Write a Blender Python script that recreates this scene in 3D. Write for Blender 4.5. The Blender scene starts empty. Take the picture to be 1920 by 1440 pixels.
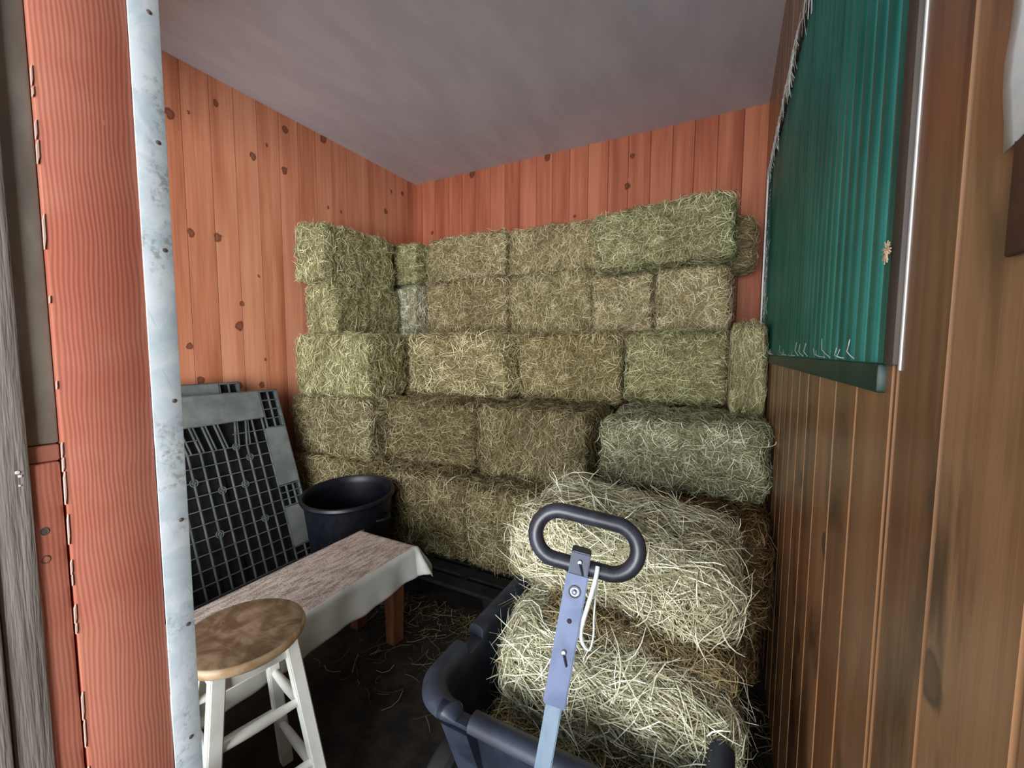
import bpy, bmesh, math, random
import numpy as np
from mathutils import Vector, Matrix
PI = math.pi
SC = bpy.context.scene
COL = SC.collection
random.seed(4)

# ---------------------------------------------------------------- helpers
def link(o, parent=None):
    COL.objects.link(o)
    if parent is not None:
        o.parent = parent
    return o

def tag(o, label=None, cat=None, group=None, kind=None):
    if label: o['label'] = label
    if cat: o['category'] = cat
    if group: o['group'] = group
    if kind: o['kind'] = kind
    return o

def empty(name, loc=(0, 0, 0), rz=0.0, **k):
    o = bpy.data.objects.new(name, None)
    o.empty_display_size = 0.05
    o.location = loc
    o.rotation_euler = (0, 0, rz)
    link(o)
    return tag(o, **k)

def mesh_obj(name, verts, faces, mats, parent=None, smooth=False, fmat=None):
    me = bpy.data.meshes.new(name)
    me.from_pydata([tuple(v) for v in verts], [], [tuple(f) for f in faces])
    for m in (mats if isinstance(mats, (list, tuple)) else [mats]):
        me.materials.append(m)
    if fmat is not None:
        me.polygons.foreach_set('material_index', fmat)
    if smooth:
        me.polygons.foreach_set('use_smooth', [True] * len(me.polygons))
    me.update()
    return link(bpy.data.objects.new(name, me), parent)

class MB:
    """gathers simple solids into one mesh"""
    def __init__(s): s.bm = bmesh.new()
    def box(s, c, d, rot=None, bev=0.0, seg=2):
        r = bmesh.ops.create_cube(s.bm, size=1.0)
        vs = r['verts']
        bmesh.ops.scale(s.bm, vec=d, verts=vs)
        if bev > 0:
            es = list({e for v in vs for e in v.link_edges})
            rb = bmesh.ops.bevel(s.bm, geom=es, offset=bev, segments=seg, affect='EDGES', profile=0.5)
            vs = list({v for f in rb['faces'] for v in f.verts} | {v for v in vs if v.is_valid})
        M = Matrix.Translation(c) @ (rot.to_4x4() if rot is not None else Matrix.Identity(4))
        bmesh.ops.transform(s.bm, matrix=M, verts=vs)
        return s
    def hexa(s, lo, hi):
        """lo, hi: four corner points each (same winding)"""
        v = [s.bm.verts.new(p) for p in list(lo) + list(hi)]
        for f in ((3, 2, 1, 0), (4, 5, 6, 7), (0, 1, 5, 4), (1, 2, 6, 5), (2, 3, 7, 6), (3, 0, 4, 7)):
            s.bm.faces.new([v[i] for i in f])
        return s
    def tube(s, pts, r, n=10, closed=False, cap=True):
        pts = [Vector(p) for p in pts]
        N = len(pts)
        rs = r if isinstance(r, (list, tuple)) else [r] * N
        rings = []
        up = None
        for i, p in enumerate(pts):
            if closed: t = pts[(i + 1) % N] - pts[i - 1]
            else: t = pts[min(i + 1, N - 1)] - pts[max(i - 1, 0)]
            t.normalize()
            if up is None:
                up = Vector((0, 0, 1)) if abs(t.z) < .9 else Vector((1, 0, 0))
            a = up - t * up.dot(t)
            if a.length < 1e-5: a = t.orthogonal()
            a.normalize(); b = t.cross(a); up = a
            rings.append([s.bm.verts.new(p + (a * math.cos(2 * PI * k / n) + b * math.sin(2 * PI * k / n)) * rs[i]) for k in range(n)])
        for i in range(N if closed else N - 1):
            A, B = rings[i], rings[(i + 1) % N]
            for k in range(n):
                s.bm.faces.new((A[k], A[(k + 1) % n], B[(k + 1) % n], B[k]))
        if cap and not closed:
            s.bm.faces.new(rings[0][::-1]); s.bm.faces.new(rings[-1])
        return s
    def lathe(s, prof, n=48, M=None):
        rings = []
        for (r, z) in prof:
            if r < 1e-6: rings.append([s.bm.verts.new((0, 0, z))])
            else: rings.append([s.bm.verts.new((r * math.cos(2 * PI * k / n), r * math.sin(2 * PI * k / n), z)) for k in range(n)])
        for A, B in zip(rings, rings[1:]):
            for k in range(n):
                q = [A[k % len(A)], A[(k + 1) % len(A)], B[(k + 1) % len(B)], B[k % len(B)]]
                u = []
                for v in q:
                    if v not in u: u.append(v)
                if len(u) > 2: s.bm.faces.new(u)
        if M is not None:
            bmesh.ops.transform(s.bm, matrix=M, verts=[v for R in rings for v in R])
        return s
    def build(s, name, mat, parent=None, smooth=True, angle=40):
        bmesh.ops.recalc_face_normals(s.bm, faces=s.bm.faces)
        me = bpy.data.meshes.new(name)
        s.bm.to_mesh(me); s.bm.free()
        me.materials.append(mat)
        if smooth:
            me.polygons.foreach_set('use_smooth', [True] * len(me.polygons))
            try: me.set_sharp_from_angle(angle=math.radians(angle))
            except Exception: pass
        return link(bpy.data.objects.new(name, me), parent)

# ---------------------------------------------------------------- materials
class NT:
    def __init__(s, name):
        s.m = bpy.data.materials.new(name); s.m.use_nodes = True
        s.t = s.m.node_tree; s.n = s.t.nodes; s.l = s.t.links
        s.b = s.n['Principled BSDF']
    def add(s, ty, **k):
        nd = s.n.new(ty)
        for a, v in k.items():
            if a in nd.inputs.keys() if isinstance(a, str) else False: s.put(nd.inputs[a], v)
            else: setattr(nd, a, v)
        return nd
    def put(s, sock, v):
        if isinstance(v, bpy.types.NodeSocket): s.l.new(v, sock)
        else: sock.default_value = v
    def math(s, op, a, b=0.0, c=0.0, clamp=False):
        nd = s.n.new('ShaderNodeMath'); nd.operation = op; nd.use_clamp = clamp
        for i, v in enumerate((a, b, c)): s.put(nd.inputs[i], v)
        return nd.outputs[0]
    def vec(s, x, y, z):
        nd = s.n.new('ShaderNodeCombineXYZ')
        for i, v in enumerate((x, y, z)): s.put(nd.inputs[i], v)
        return nd.outputs[0]
    def noise(s, v, scale=5.0, detail=3.0, rough=.5, dist=0.0):
        nd = s.n.new('ShaderNodeTexNoise'); s.put(nd.inputs['Vector'], v)
        nd.inputs['Scale'].default_value = scale; nd.inputs['Detail'].default_value = detail
        nd.inputs['Roughness'].default_value = rough; nd.inputs['Distortion'].default_value = dist
        return nd.outputs['Fac']
    def ramp(s, f, stops):
        nd = s.n.new('ShaderNodeValToRGB'); s.put(nd.inputs[0], f)
        el = nd.color_ramp.elements
        while len(el) > 1: el.remove(el[-1])
        for i, (p, c) in enumerate(stops):
            e = el[0] if i == 0 else el.new(p)
            e.position = p; e.color = (*c, 1) if len(c) == 3 else c
        return nd.outputs[0]
    def mix(s, f, a, b, mode='MIX'):
        nd = s.n.new('ShaderNodeMix'); nd.data_type = 'RGBA'; nd.blend_type = mode
        s.put(nd.inputs[0], f)
        for i, v in ((6, a), (7, b)):
            s.put(nd.inputs[i], (*v, 1) if isinstance(v, tuple) and len(v) == 3 else v)
        return nd.outputs[2]
    def mapr(s, f, a, b, c=0.0, d=1.0):
        nd = s.n.new('ShaderNodeMapRange'); nd.interpolation_type = 'SMOOTHSTEP'
        for i, v in enumerate((f, a, b, c, d)): s.put(nd.inputs[i], v)
        return nd.outputs[0]
    def bump(s, h, strength=.3, dist=.01):
        nd = s.n.new('ShaderNodeBump'); s.put(nd.inputs['Height'], h)
        nd.inputs['Strength'].default_value = strength; nd.inputs['Distance'].default_value = dist
        s.l.new(nd.outputs[0], s.b.inputs['Normal'])
    def pos(s):
        g = s.n.new('ShaderNodeTexCoord'); x = s.n.new('ShaderNodeSeparateXYZ')
        s.l.new(g.outputs['Object'], x.inputs[0])
        return g.outputs['Object'], x.outputs[0], x.outputs[1], x.outputs[2]
    def attr(s, name):
        a = s.n.new('ShaderNodeAttribute'); a.attribute_name = name
        return a.outputs['Fac']
    def out(s, color, rough=.6, metal=0.0, spec=.5):
        s.put(s.b.inputs['Base Color'], (*color, 1) if isinstance(color, tuple) and len(color) == 3 else color)
        s.put(s.b.inputs['Roughness'], rough); s.put(s.b.inputs['Metallic'], metal)
        s.b.inputs['Specular IOR Level'].default_value = spec
        return s.m

def mat_boards(name, axis, light, mid, dark, knot, rough=.55, knot_scale=4.0, knot_keep=.55, stain=.0, contrast=1.0, spec=.3, knot_r=.075):
    t = NT(name)
    P, X, Y, Z = t.pos()
    u = Y if axis == 'Y' else X
    bv = t.attr('bv')
    off = t.math('MULTIPLY', bv, 37.0)
    k1 = t.noise(t.vec(t.math('MULTIPLY', u, 9.0), off, t.math('MULTIPLY', Z, .55)), 1.0, 4, .55)
    k2 = t.noise(t.vec(t.math('MULTIPLY', u, 75.0), off, t.math('MULTIPLY', Z, 1.8)), 1.0, 3, .6, .6)
    f = t.math('ADD', t.math('MULTIPLY', k1, .75), t.math('MULTIPLY', k2, .25))
    f = t.math('ADD', f, t.math('MULTIPLY', t.math('SUBTRACT', bv, .5), .16))
    c = t.ramp(f, [(.5 - .17 * contrast, dark), (.5, mid), (.5 + .15 * contrast, light)])
    # knots
    vo = t.n.new('ShaderNodeTexVoronoi'); vo.voronoi_dimensions = '2D'
    wob = t.math('MULTIPLY', t.math('SUBTRACT', t.noise(P, 22.0, 2), .5), .035)
    t.put(vo.inputs['Vector'], t.vec(t.math('ADD', u, wob), t.math('MULTIPLY', t.math('ADD', Z, wob), .8), 0))
    vo.inputs['Scale'].default_value = knot_scale
    sep = t.n.new('ShaderNodeSeparateColor'); t.l.new(vo.outputs['Color'], sep.inputs[0])
    keep = t.math('GREATER_THAN', sep.outputs[0], knot_keep)
    rad = t.math('MULTIPLY_ADD', sep.outputs[1], knot_r, .03)
    d = t.math('DIVIDE', vo.outputs['Distance'], rad)
    km = t.math('MULTIPLY', keep, t.mapr(d, .75, 1.1, 1.0, 0.0))
    ring = t.math('MULTIPLY', keep, t.mapr(t.math('ABSOLUTE', t.math('SUBTRACT', d, .95)), .0, .35, 1.0, 0.0))
    c = t.mix(t.math('MULTIPLY', km, .75), c, knot)
    c = t.mix(t.math('MULTIPLY', ring, .7), c, tuple(v * .35 for v in knot))
    if stain > 0:
        s1 = t.noise(t.vec(t.math('MULTIPLY', u, 5.0), off, t.math('MULTIPLY', Z, 1.6)), 1.0, 4, .6, 1.0)
        c = t.mix(t.math('MULTIPLY', t.mapr(s1, .47, .64), stain), c, tuple(v * .22 for v in mid))
    gro = t.attr('groove')
    if stain > 0: c = t.mix(t.math('MULTIPLY', gro, .38), c, tuple(min(1, v * 1.45) for v in light))  # stained boards: chamfers coloured paler, a painted seam highlight
    else: c = t.mix(t.math('MULTIPLY', gro, .5), c, tuple(v * .4 for v in dark))
    t.bump(t.math('MULTIPLY', k2, 1.0), .12, .004)
    return t.out(c, rough, 0, spec)

M_WALL = mat_boards('salmon_stained_pine', 'Y', (.66, .29, .165), (.55, .205, .108), (.37, .115, .055), (.13, .035, .02), knot_keep=.42)
M_WALLB = mat_boards('shade_toned_pine', 'X', (.60, .215, .115), (.47, .14, .07), (.30, .075, .038), (.12, .03, .016), knot_keep=.68)  # same stain as the left wall; its dimmer light is put into the colours
M_WALLR = mat_boards('brown_varnished_boards', 'Y', (.36, .185, .085), (.25, .115, .048), (.135, .055, .022), (.055, .018, .008), rough=.33, knot_keep=.45, stain=.85, contrast=1.2, knot_scale=3.0, spec=.45, knot_r=.06)

def mat_noise(name, c1, c2, scale=8.0, rough=.6, metal=0.0, spec=.5, bump=0.0, stretch=(1, 1, 1), lo=.35, hi=.65, detail=4):
    t = NT(name)
    P, X, Y, Z = t.pos()
    v = t.vec(t.math('MULTIPLY', X, stretch[0]), t.math('MULTIPLY', Y, stretch[1]), t.math('MULTIPLY', Z, stretch[2]))
    f = t.noise(v, scale, detail, .6)
    c = t.mix(t.mapr(f, lo, hi), c1, c2)
    if bump: t.bump(f, bump, .01)
    return t.out(c, rough, metal, spec)

M_CEIL = mat_noise('painted_plywood_ceiling', (.60, .57, .60), (.54, .51, .54), 3.0, .7, spec=.25, stretch=(2, .6, 1))
M_FLOOR = mat_noise('dark_dirt_floor', (.013, .011, .009), (.03, .024, .018), 9.0, .85, spec=.2, bump=.5)
M_FRONT = mat_noise('plain_board_partition', (.22, .10, .05), (.30, .14, .07), 4.0, .7)

def mat_jamb():
    t = NT('red_painted_fir')
    P, X, Y, Z = t.pos()
    w = t.noise(t.vec(0.0, t.math('MULTIPLY', Y, 6.0), t.math('MULTIPLY', Z, 2.5)), 1.0, 3, .55)
    y = t.math('ADD', Y, t.math('MULTIPLY', w, .035))
    g = t.math('SINE', t.math('MULTIPLY', y, 1150.0))
    g2 = t.noise(t.vec(0.0, t.math('MULTIPLY', y, 210.0), t.math('MULTIPLY', Z, 3.0)), 1.0, 2)
    h = t.math('ADD', t.math('MULTIPLY', g, .5), t.math('MULTIPLY', g2, 1.2))
    big = t.noise(P, 5.0, 4, .6)
    c = t.mix(t.mapr(big, .35, .65), (.45, .13, .08), (.51, .18, .115))
    c = t.mix(t.math('MULTIPLY', t.mapr(h, .2, 1.1), .15), c, (.62, .28, .20))
    chip = t.math('MULTIPLY', t.mapr(t.noise(t.vec(0.0, t.math('MULTIPLY', Y, 45.0), t.math('MULTIPLY', Z, 16.0)), 1.0, 5, .65), .70, .76), .6)
    c = t.mix(chip, c, (.68, .36, .25))
    t.bump(h, .12, .002)
    return t.out(c, .55, 0, .35)
M_JAMB = mat_jamb()
M_CHIP = mat_noise('bare_wood_edge', (.66, .50, .42), (.58, .38, .30), 60.0, .8, stretch=(1, 1, .25))
M_GREYWOOD = mat_noise('weathered_grey_wood', (.30, .265, .235), (.22, .185, .165), 6.0, .75, spec=.3, bump=.5, stretch=(9, 9, .6))
M_DARKBOARD = mat_noise('dusty_grey_board', (.30, .285, .24), (.19, .18, .15), 5.0, .6, spec=.4, stretch=(3, 3, .8))

def mat_galv():
    t = NT('galvanised_sheet')
    P, X, Y, Z = t.pos()
    f = t.noise(P, 14.0, 5, .65, .8)
    s = t.noise(t.vec(t.math('MULTIPLY', X, 20.0), t.math('MULTIPLY', t.math('ADD', Y, t.math('MULTIPLY', Z, .35)), 160.0), t.math('MULTIPLY', Z, 9.0)), 1.0, 3)
    c = t.mix(t.mapr(f, .35, .65), (.56, .66, .71), (.76, .83, .86))
    c = t.mix(t.math('MULTIPLY', t.mapr(s, .62, .75), .5), c, (.40, .50, .56))
    grime = t.math('MULTIPLY', t.mapr(t.noise(P, 9.0, 6, .75), .50, .64), t.mapr(t.noise(P, 120.0, 3), .42, .62))
    c = t.mix(t.math('MULTIPLY', grime, .75), c, (.26, .26, .22))
    return t.out(c, .45, .1, .5)
M_GALV = mat_galv()
M_NAIL = mat_noise('rusty_nail', (.20, .15, .13), (.10, .07, .06), 200.0, .6, .4)
M_GREEN = mat_noise('green_ribbed_sheet', (.02, .15, .115), (.04, .23, .18), 6.0, .30, .65, spec=.5, stretch=(1, 1, .4))
M_GREENTRIM = mat_noise('dark_green_trim', (.006, .028, .018), (.011, .04, .027), 12.0, .45, spec=.4)
M_WHITEEDGE = mat_noise('pale_edge_and_daylight', (.80, .80, .76), (.68, .66, .60), 30.0, .5)  # pale edging and splashes; also colours the daylight gap strip
M_FRAME = mat_noise('dark_brown_frame', (.04, .03, .023), (.07, .05, .036), 8.0, .6, stretch=(4, 4, .6))
M_BLKPLASTIC = mat_noise('black_tub_plastic', (.004, .005, .008), (.008, .009, .013), 20.0, .4, spec=.35)
M_CART = mat_noise('dusty_black_cart_plastic', (.014, .018, .029), (.032, .042, .066), 9.0, .48, spec=.5)
M_PALLET = mat_noise('dusty_black_pallet_plastic', (.12, .13, .125), (.19, .20, .185), 6.0, .7, spec=.3)
M_PALLETRIB = mat_noise('black_pallet_plastic', (.075, .085, .085), (.12, .135, .13), 9.0, .6, spec=.4)
M_PALLETDARK = mat_noise('grimy_pallet_plastic', (.008, .008, .008), (.018, .016, .014), 9.0, .8, spec=.2)
M_WHITEPAINT = mat_noise('cream_white_paint', (.90, .91, .84), (.80, .80, .71), 14.0, .5, spec=.4, lo=.4, hi=.7)
M_LEG = mat_noise('red_brown_wood', (.10, .035, .014), (.17, .06, .024), 6.0, .55, stretch=(6, 6, 1))
M_STEEL = mat_noise('grey_painted_steel', (.105, .135, .235), (.145, .18, .29), 25.0, .5, .15, spec=.5)
M_STEELLIGHT = mat_noise('pale_steel_tube', (.15, .215, .29), (.21, .28, .35), 25.0, .4, .3, stretch=(1, 1, .3))
M_BOLT = mat_noise('bright_bolt', (.62, .65, .68), (.40, .42, .46), 90.0, .3, .8)
M_GRIP = mat_noise('black_grip_rubber', (.016, .017, .023), (.035, .037, .05), 18.0, .38, spec=.6, bump=.08)
M_CORD = mat_noise('white_cord', (.74, .78, .74), (.55, .60, .56), 120.0, .8)
M_HUB = mat_noise('dark_red_hub', (.16, .012, .014), (.22, .02, .02), 20.0, .5)
M_TYRE = mat_noise('black_tyre', (.012, .012, .012), (.02, .02, .02), 20.0, .8)
M_PAPER = mat_noise('white_paper', (.82, .83, .78), (.72, .74, .70), 9.0, .8, spec=.2, stretch=(1, 2, 4))
M_WEB = mat_noise('dusty_cobweb', (.72, .72, .68), (.50, .50, .46), 60.0, .9)
M_DARKBLOCK = mat_noise('dark_brown_block', (.045, .015, .008), (.07, .024, .012), 15.0, .6)

def mat_seat():
    t = NT('worn_varnished_seat')
    P, X, Y, Z = t.pos()
    g = t.noise(t.vec(t.math('MULTIPLY', X, 6.0), t.math('MULTIPLY', Y, 60.0), 0.0), 1.0, 3)
    s = t.noise(P, 14.0, 5, .6, .7)
    c = t.mix(t.mapr(s, .38, .66), (.17, .105, .052), (.40, .285, .165))
    c = t.mix(t.math('MULTIPLY', t.mapr(g, .45, .7), .35), c, (.10, .055, .025))
    rad = t.math('SQRT', t.math('ADD', t.math('MULTIPLY', X, X), t.math('MULTIPLY', Y, Y)))
    edge = t.mapr(rad, .1435, .1475)                  # varnish worn off round the rim
    c = t.mix(edge, c, t.mix(t.mapr(t.noise(P, 30.0, 3), .4, .65), (.62, .44, .27), (.46, .28, .14)))
    return t.out(c, .42, 0, .4)
M_SEAT = mat_seat()

def mat_cloth():
    t = NT('woven_beige_throw')
    P, X, Y, Z = t.pos()
    a = t.math('SINE', t.math('MULTIPLY', X, 900.0)); b = t.math('SINE', t.math('MULTIPLY', Y, 900.0))
    w = t.math('MULTIPLY', a, b)
    n = t.noise(t.vec(t.math('MULTIPLY', X, 60.0), t.math('MULTIPLY', Y, 14.0), t.math('MULTIPLY', Z, 20.0)), 1.0, 5, .7)
    n2 = t.noise(P, 140.0, 3, .6)
    c = t.mix(t.mapr(t.math('ADD', t.math('MULTIPLY', n, .6), t.math('MULTIPLY', n2, .4)), .38, .60), (.30, .225, .18), (.70, .59, .50))
    t.bump(t.math('ADD', t.math('MULTIPLY', w, .3), n2), .35, .003)
    return t.out(c, .9, 0, .15)
def mat_hem():
    t = NT('plain_grey_throw_side')
    P, X, Y, Z = t.pos()
    c = t.mix(t.mapr(t.noise(P, 9.0, 4), .35, .65), (.60, .60, .54), (.72, .71, .65))
    t.bump(t.noise(P, 300.0, 2), .2, .002)
    return t.out(c, .9, 0, .15)
M_CLOTH, M_HEM = mat_cloth(), mat_hem()

def mat_hay(name, strand):
    t = NT(name)
    oi = t.n.new('ShaderNodeObjectInfo')
    if strand:
        f = t.attr('shade')
    else:
        P, X, Y, Z = t.pos()
        f = t.math('MULTIPLY', t.noise(P, 90.0, 3, .7, 1.5), .55)
    c = t.ramp(f, [(0, (.06, .047, .026)), (.33, (.22, .186, .107)), (.6, (.44, .39, .25)), (.83, (.74, .69, .51)), (1, (.95, .92, .78))])
    c = t.mix(1.0, c, oi.outputs['Color'], 'MULTIPLY')
    t.out(c, .65, 0, .25)
    return t.m
M_HAY, M_HAYCORE = mat_hay('hay_strands', True), mat_hay('hay_core', False)
M_TWINE = mat_noise('baling_twine', (.34, .29, .17), (.25, .21, .12), 90.0, .8)

# ---------------------------------------------------------------- camera
Mr = [(0.88680412, 0.46213061, 0.0037071), (-0.03920897, 0.06724253, 0.99696595), (-0.46047921, 0.88425886, -0.07775062)]
H = 1.36
cam_d = bpy.data.cameras.new('camera'); cam = bpy.data.objects.new('camera', cam_d); COL.objects.link(cam)
rt, up, fw = (Vector(r).normalized() for r in Mr)
cam.matrix_world = Matrix(((rt.x, up.x, -fw.x, 0), (rt.y, up.y, -fw.y, 0), (rt.z, up.z, -fw.z, H), (0, 0, 0, 1)))
cam_d.sensor_width = 36.0; cam_d.lens = 14.6646; cam_d.clip_start = .02; cam_d.clip_end = 60
SC.camera = cam

# ---------------------------------------------------------------- room
XL, XR, YB, ZC = -3.045, 0.180, 3.60, 3.126

def board_wall(name, axis, fixed, a0, a1, z0, z1, pitch, inward, mat, start=0.0, holes=None):
    """vertical tongue and groove boards with chamfered edges; surface at `fixed`, thickness away from the room"""
    rnd = random.Random(hash(name) % 999 if False else sum(map(ord, name)))
    V, F, bv, gv = [], [], [], []
    th, ch = .022, (.005 if name == 'wall_right' else .0028)
    def pt(u, d, z):
        return (fixed - inward * d, u, z) if axis == 'Y' else (u, fixed - inward * d, z)
    u = a0 - start; pend = []
    while u < a1 - 1e-4:
        if not pend:
            w = pitch * rnd.uniform(.93, 1.07)
            b = rnd.random()
            pend = [u, u + w]
            if holes:
                for hh in holes[:2]:
                    if u < hh < u + w: pend = [u, hh, u + w]
        x0, x1 = max(pend[0], a0), min(pend[1], a1)
        pend.pop(0); u = pend[0]
        if len(pend) == 1: pend = []
        if x1 - x0 < .0005: continue
        c_ = min(ch, (x1 - x0) * .4)
        prof = [(x0, th), (x0, c_ * 1.3), (x0 + c_, 0), (x1 - c_, 0), (x1, c_ * 1.3), (x1, th)]
        spans = [(z0, z1)]
        if holes:
            h0, h1, hz0, hz1 = holes
            if x0 > h0 - 1e-5 and x1 < h1 + 1e-5:                   # the window opening
                spans = [(z0, hz0), (hz1, z1)]
        for (s0, s1) in spans:
            n = len(V)
            for z in (s0, s1):
                for (a, d) in prof: V.append(pt(a, d, z))
            for i in range(6):
                j = (i + 1) % 6
                # own vertices per strip so the groove colour stays crisp
                k = len(V)
                V += [V[n + i], V[n + j], V[n + 6 + j], V[n + 6 + i]]
                F.append((k, k + 1, k + 2, k + 3))
                g = 1.0 if i in (1, 3) else 0.0
                bv += [b] * 4; gv += [g] * 4
            k = len(V)
            V += [V[n + i] for i in range(12)]
            F.append(tuple(k + i for i in range(6))); F.append(tuple(k + 6 + i for i in range(6)))
            bv += [b] * 12; gv += [0] * 12
            # drop the 12 template vertices into the attribute lists too
            bv[-12 - 24:-12 - 24] = [b] * 12; gv[-12 - 24:-12 - 24] = [0] * 12
    o = mesh_obj(name, V, F, mat)
    for nm, arr in (('bv', bv), ('groove', gv)):
        a = o.data.attributes.new(nm, 'FLOAT', 'POINT'); a.data.foreach_set('value', np.array(arr, dtype=np.float32))
    bm = bmesh.new(); bm.from_mesh(o.data); bmesh.ops.recalc_face_normals(bm, faces=bm.faces); bm.to_mesh(o.data); bm.free()
    return tag(o, kind='structure')

FRONT_H, HEAD_Z = .40, 2.60
W0, W1, WZ0, WZ1 = .652, 2.95, 1.345, 2.43            # window opening on the right wall
board_wall('wall_left', 'Y', XL, .19, YB, 0, ZC, .16, 1, M_WALL, .03)
board_wall('wall_back', 'X', YB, XL - .02, XR + .02, 0, ZC, .165, -1, M_WALLB, .05)
board_wall('wall_right', 'Y', XR, -1.00, YB, 0, ZC, .152, -1, M_WALLR, .135, holes=(W0 + .004, W1, WZ0, WZ1))  # unseen stretch behind the camera lengthened to shade the back right corner
tag(MB().box(((XL + XR) / 2, 1.9, ZC + .02), (XR - XL + .3, 3.7, .04)).build('ceiling', M_CEIL, smooth=False), kind='structure')
tag(MB().box(((XL + XR) / 2, 1.0, -.03), (XR - XL + 1.2, 6.4, .06)).build('floor', M_FLOOR, smooth=False), kind='structure')
# front partition beside and above the doorway (unseen; both heights shaped to let in or hold back daylight)
fr = MB()
fr.box(((XL - .9) / 2 - .03, .30, FRONT_H / 2), (-.9 - XL, .10, FRONT_H))
fr.box(((XL + XR) / 2, .30, (HEAD_Z + ZC) / 2), (XR - XL, .10, ZC - HEAD_Z))
tag(fr.build('wall_front', M_FRONT, smooth=False), kind='structure')

# door post with its galvanised edge strip: the doorway's left side
JX = -.85
door = empty('door_1', (JX, .28, 0), kind='structure')
def rel(o, par):                                      # parent keeping world coordinates
    o.parent = par; o.matrix_parent_inverse = Matrix.Translation(par.location).inverted(); return o
jb = MB().box((JX - .045, .281, 1.3), (.09, .108, 2.6), bev=.003)
rel(jb.build('post', M_JAMB), door)
fl = MB().box((JX - .045, .2065, .60), (.084, .036, 1.20), bev=.004)
rel(fl.build('filler_block', M_JAMB), door)
rel(MB().box((JX - .046, .2065, 1.2125), (.080, .038, .024), bev=.003).build('ledge_cap', mat_noise('dusty_red_ledge', (.40, .20, .13), (.48, .16, .11), 30.0, .8)), door)
rel(MB().box((JX - .024, .2055, 1.885), (.03, .0425, 1.32), bev=.004).build('recessed_board', M_DARKBOARD), door)
# ragged bare edge between post and filler
V, F = [], []
rnd = random.Random(8)
z = .35
while z < 2.5:
    h = rnd.uniform(.008, .05)
    if rnd.random() < (.5 if z < 1.2 else .22):
        w = rnd.uniform(.0004, .0013); k = len(V)
        V += [(JX + .0008, .2262 - w, z), (JX + .0008, .2262 + w * .8, z + h * .3), (JX + .0008, .2262 + w, z + h), (JX + .0008, .2262 - w * .6, z + h * .8),
              (JX - .004, .2262 - w, z), (JX - .004, .2262 + w * .8, z + h * .3), (JX - .004, .2262 + w, z + h), (JX - .004, .2262 - w * .6, z + h * .8)]
        F += [(k, k + 1, k + 2, k + 3), (k, k + 1, k + 5, k + 4), (k + 1, k + 2, k + 6, k + 5), (k + 2, k + 3, k + 7, k + 6), (k + 3, k, k + 4, k + 7)]
    z += h
rel(mesh_obj('splintered_edge', V, F, M_CHIP), door)
st = MB()
st.box((JX + .0015, .3555, 1.3), (.003, .042, 2.6), bev=.001)
st.box((JX - .045, .3755, 1.3), (.09, .003, 2.6), bev=.001)
strip = rel(st.build('metal_edge_strip', M_GALV), door)
for (y, z) in ((.364, 1.700), (.3645, 1.527), (.365, 1.273), (.3645, 1.062), (.366, .868), (.360, .655), (.362, 1.90), (.362, .45)):
    nl = MB().lathe([(0, .0016), (.0022, .0015), (.0035, .0008), (.0036, -.001)], 14, Matrix.Translation((JX + .003, y, z)) @ Matrix.Rotation(PI / 2, 4, 'Y'))
    nl.build('nail', M_NAIL, strip)
    strip.children[-1].matrix_parent_inverse = Matrix.Translation(door.location).inverted() if False else Matrix.Identity(4)
for (y, z, r) in ((.2025, 1.103, .0042), (.2015, 1.062, .0042)):
    rel(MB().tube([(JX - .0025, y + r * math.cos(a), z + 1.25 * r * math.sin(a)) for a in np.linspace(0, 2 * PI, 20)[:-1]], .0006, 6, closed=True).build('plug_ring', M_NAIL), door)
rel(MB().lathe([(0, .0006), (.004, .0004), (.0044, -.001)], 16, Matrix.Translation((JX - .003, .2025, 1.103)) @ Matrix.Rotation(PI / 2, 4, 'Y')).build('wood_plug', M_NAIL), door)
# weathered grey casing at the far left
cs = MB()
cs.box((JX - .012, .1745, 1.3), (.030, .038, 2.6), bev=.004)
cs.box((JX - .008, .1395, 1.3), (.034, .030, 2.6), bev=.004)
tag(cs.build('trim_1', M_GREYWOOD), kind='structure')
tr = bpy.data.objects['trim_1']
for (y, z, r) in ((.1815, 1.1945, .0035), (.1835, 1.189, .0028), (.1825, 1.176, .0018)):     # white bird-lime splashes
    MB().lathe([(0, .0012), (r * .6, .001), (r, -.002)], 12, Matrix.Translation((JX + .003, y, z)) @ Matrix.Rotation(PI / 2, 4, 'Y')).build('white_splash', M_WHITEEDGE, tr)

# ---------------------------------------------------------------- window of ribbed green sheet
win = empty('window_1', (XR, 1.8, WZ0), kind='structure')
V, F = [], []
yy = np.linspace(W0 + .03, W1, 1 + 22 * 41)
per = .060
def rib(y):
    p = ((y - W0) / per) % 1.0
    return -.018 * math.sqrt(max(0.0, 1 - ((p - .32) / .30) ** 2))      # half-round ribs standing into the room, flats between
for y in yy:
    x = XR + .016 + rib(y)
    for (dx, z) in ((0, WZ0 - .005), (0, WZ1 + .005), (.002, WZ1 + .005), (.002, WZ0 - .005)): V.append((x + dx, y, z))
for i in range(len(yy) - 1):
    a, b = i * 4, i * 4 + 4
    for k in range(4): F.append((a + k, a + (k + 1) % 4, b + (k + 1) % 4, b + k))
o = rel(mesh_obj('ribbed_sheet', V, F, M_GREEN, smooth=True), win)
o.data.set_sharp_from_angle(angle=math.radians(50))
rel(MB().box((XR + .001, .675, (WZ0 + 2.47) / 2), (.015, .036, 2.47 - WZ0), bev=.002).build('side_frame', M_FRAME), win)
rel(MB().box((XR - .0002, .6525, (WZ0 + 2.47) / 2 - .003), (.0028, .006, 2.47 - WZ0 + .006), bev=.0008).build('pale_edge_strip', M_WHITEEDGE), win)
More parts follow.
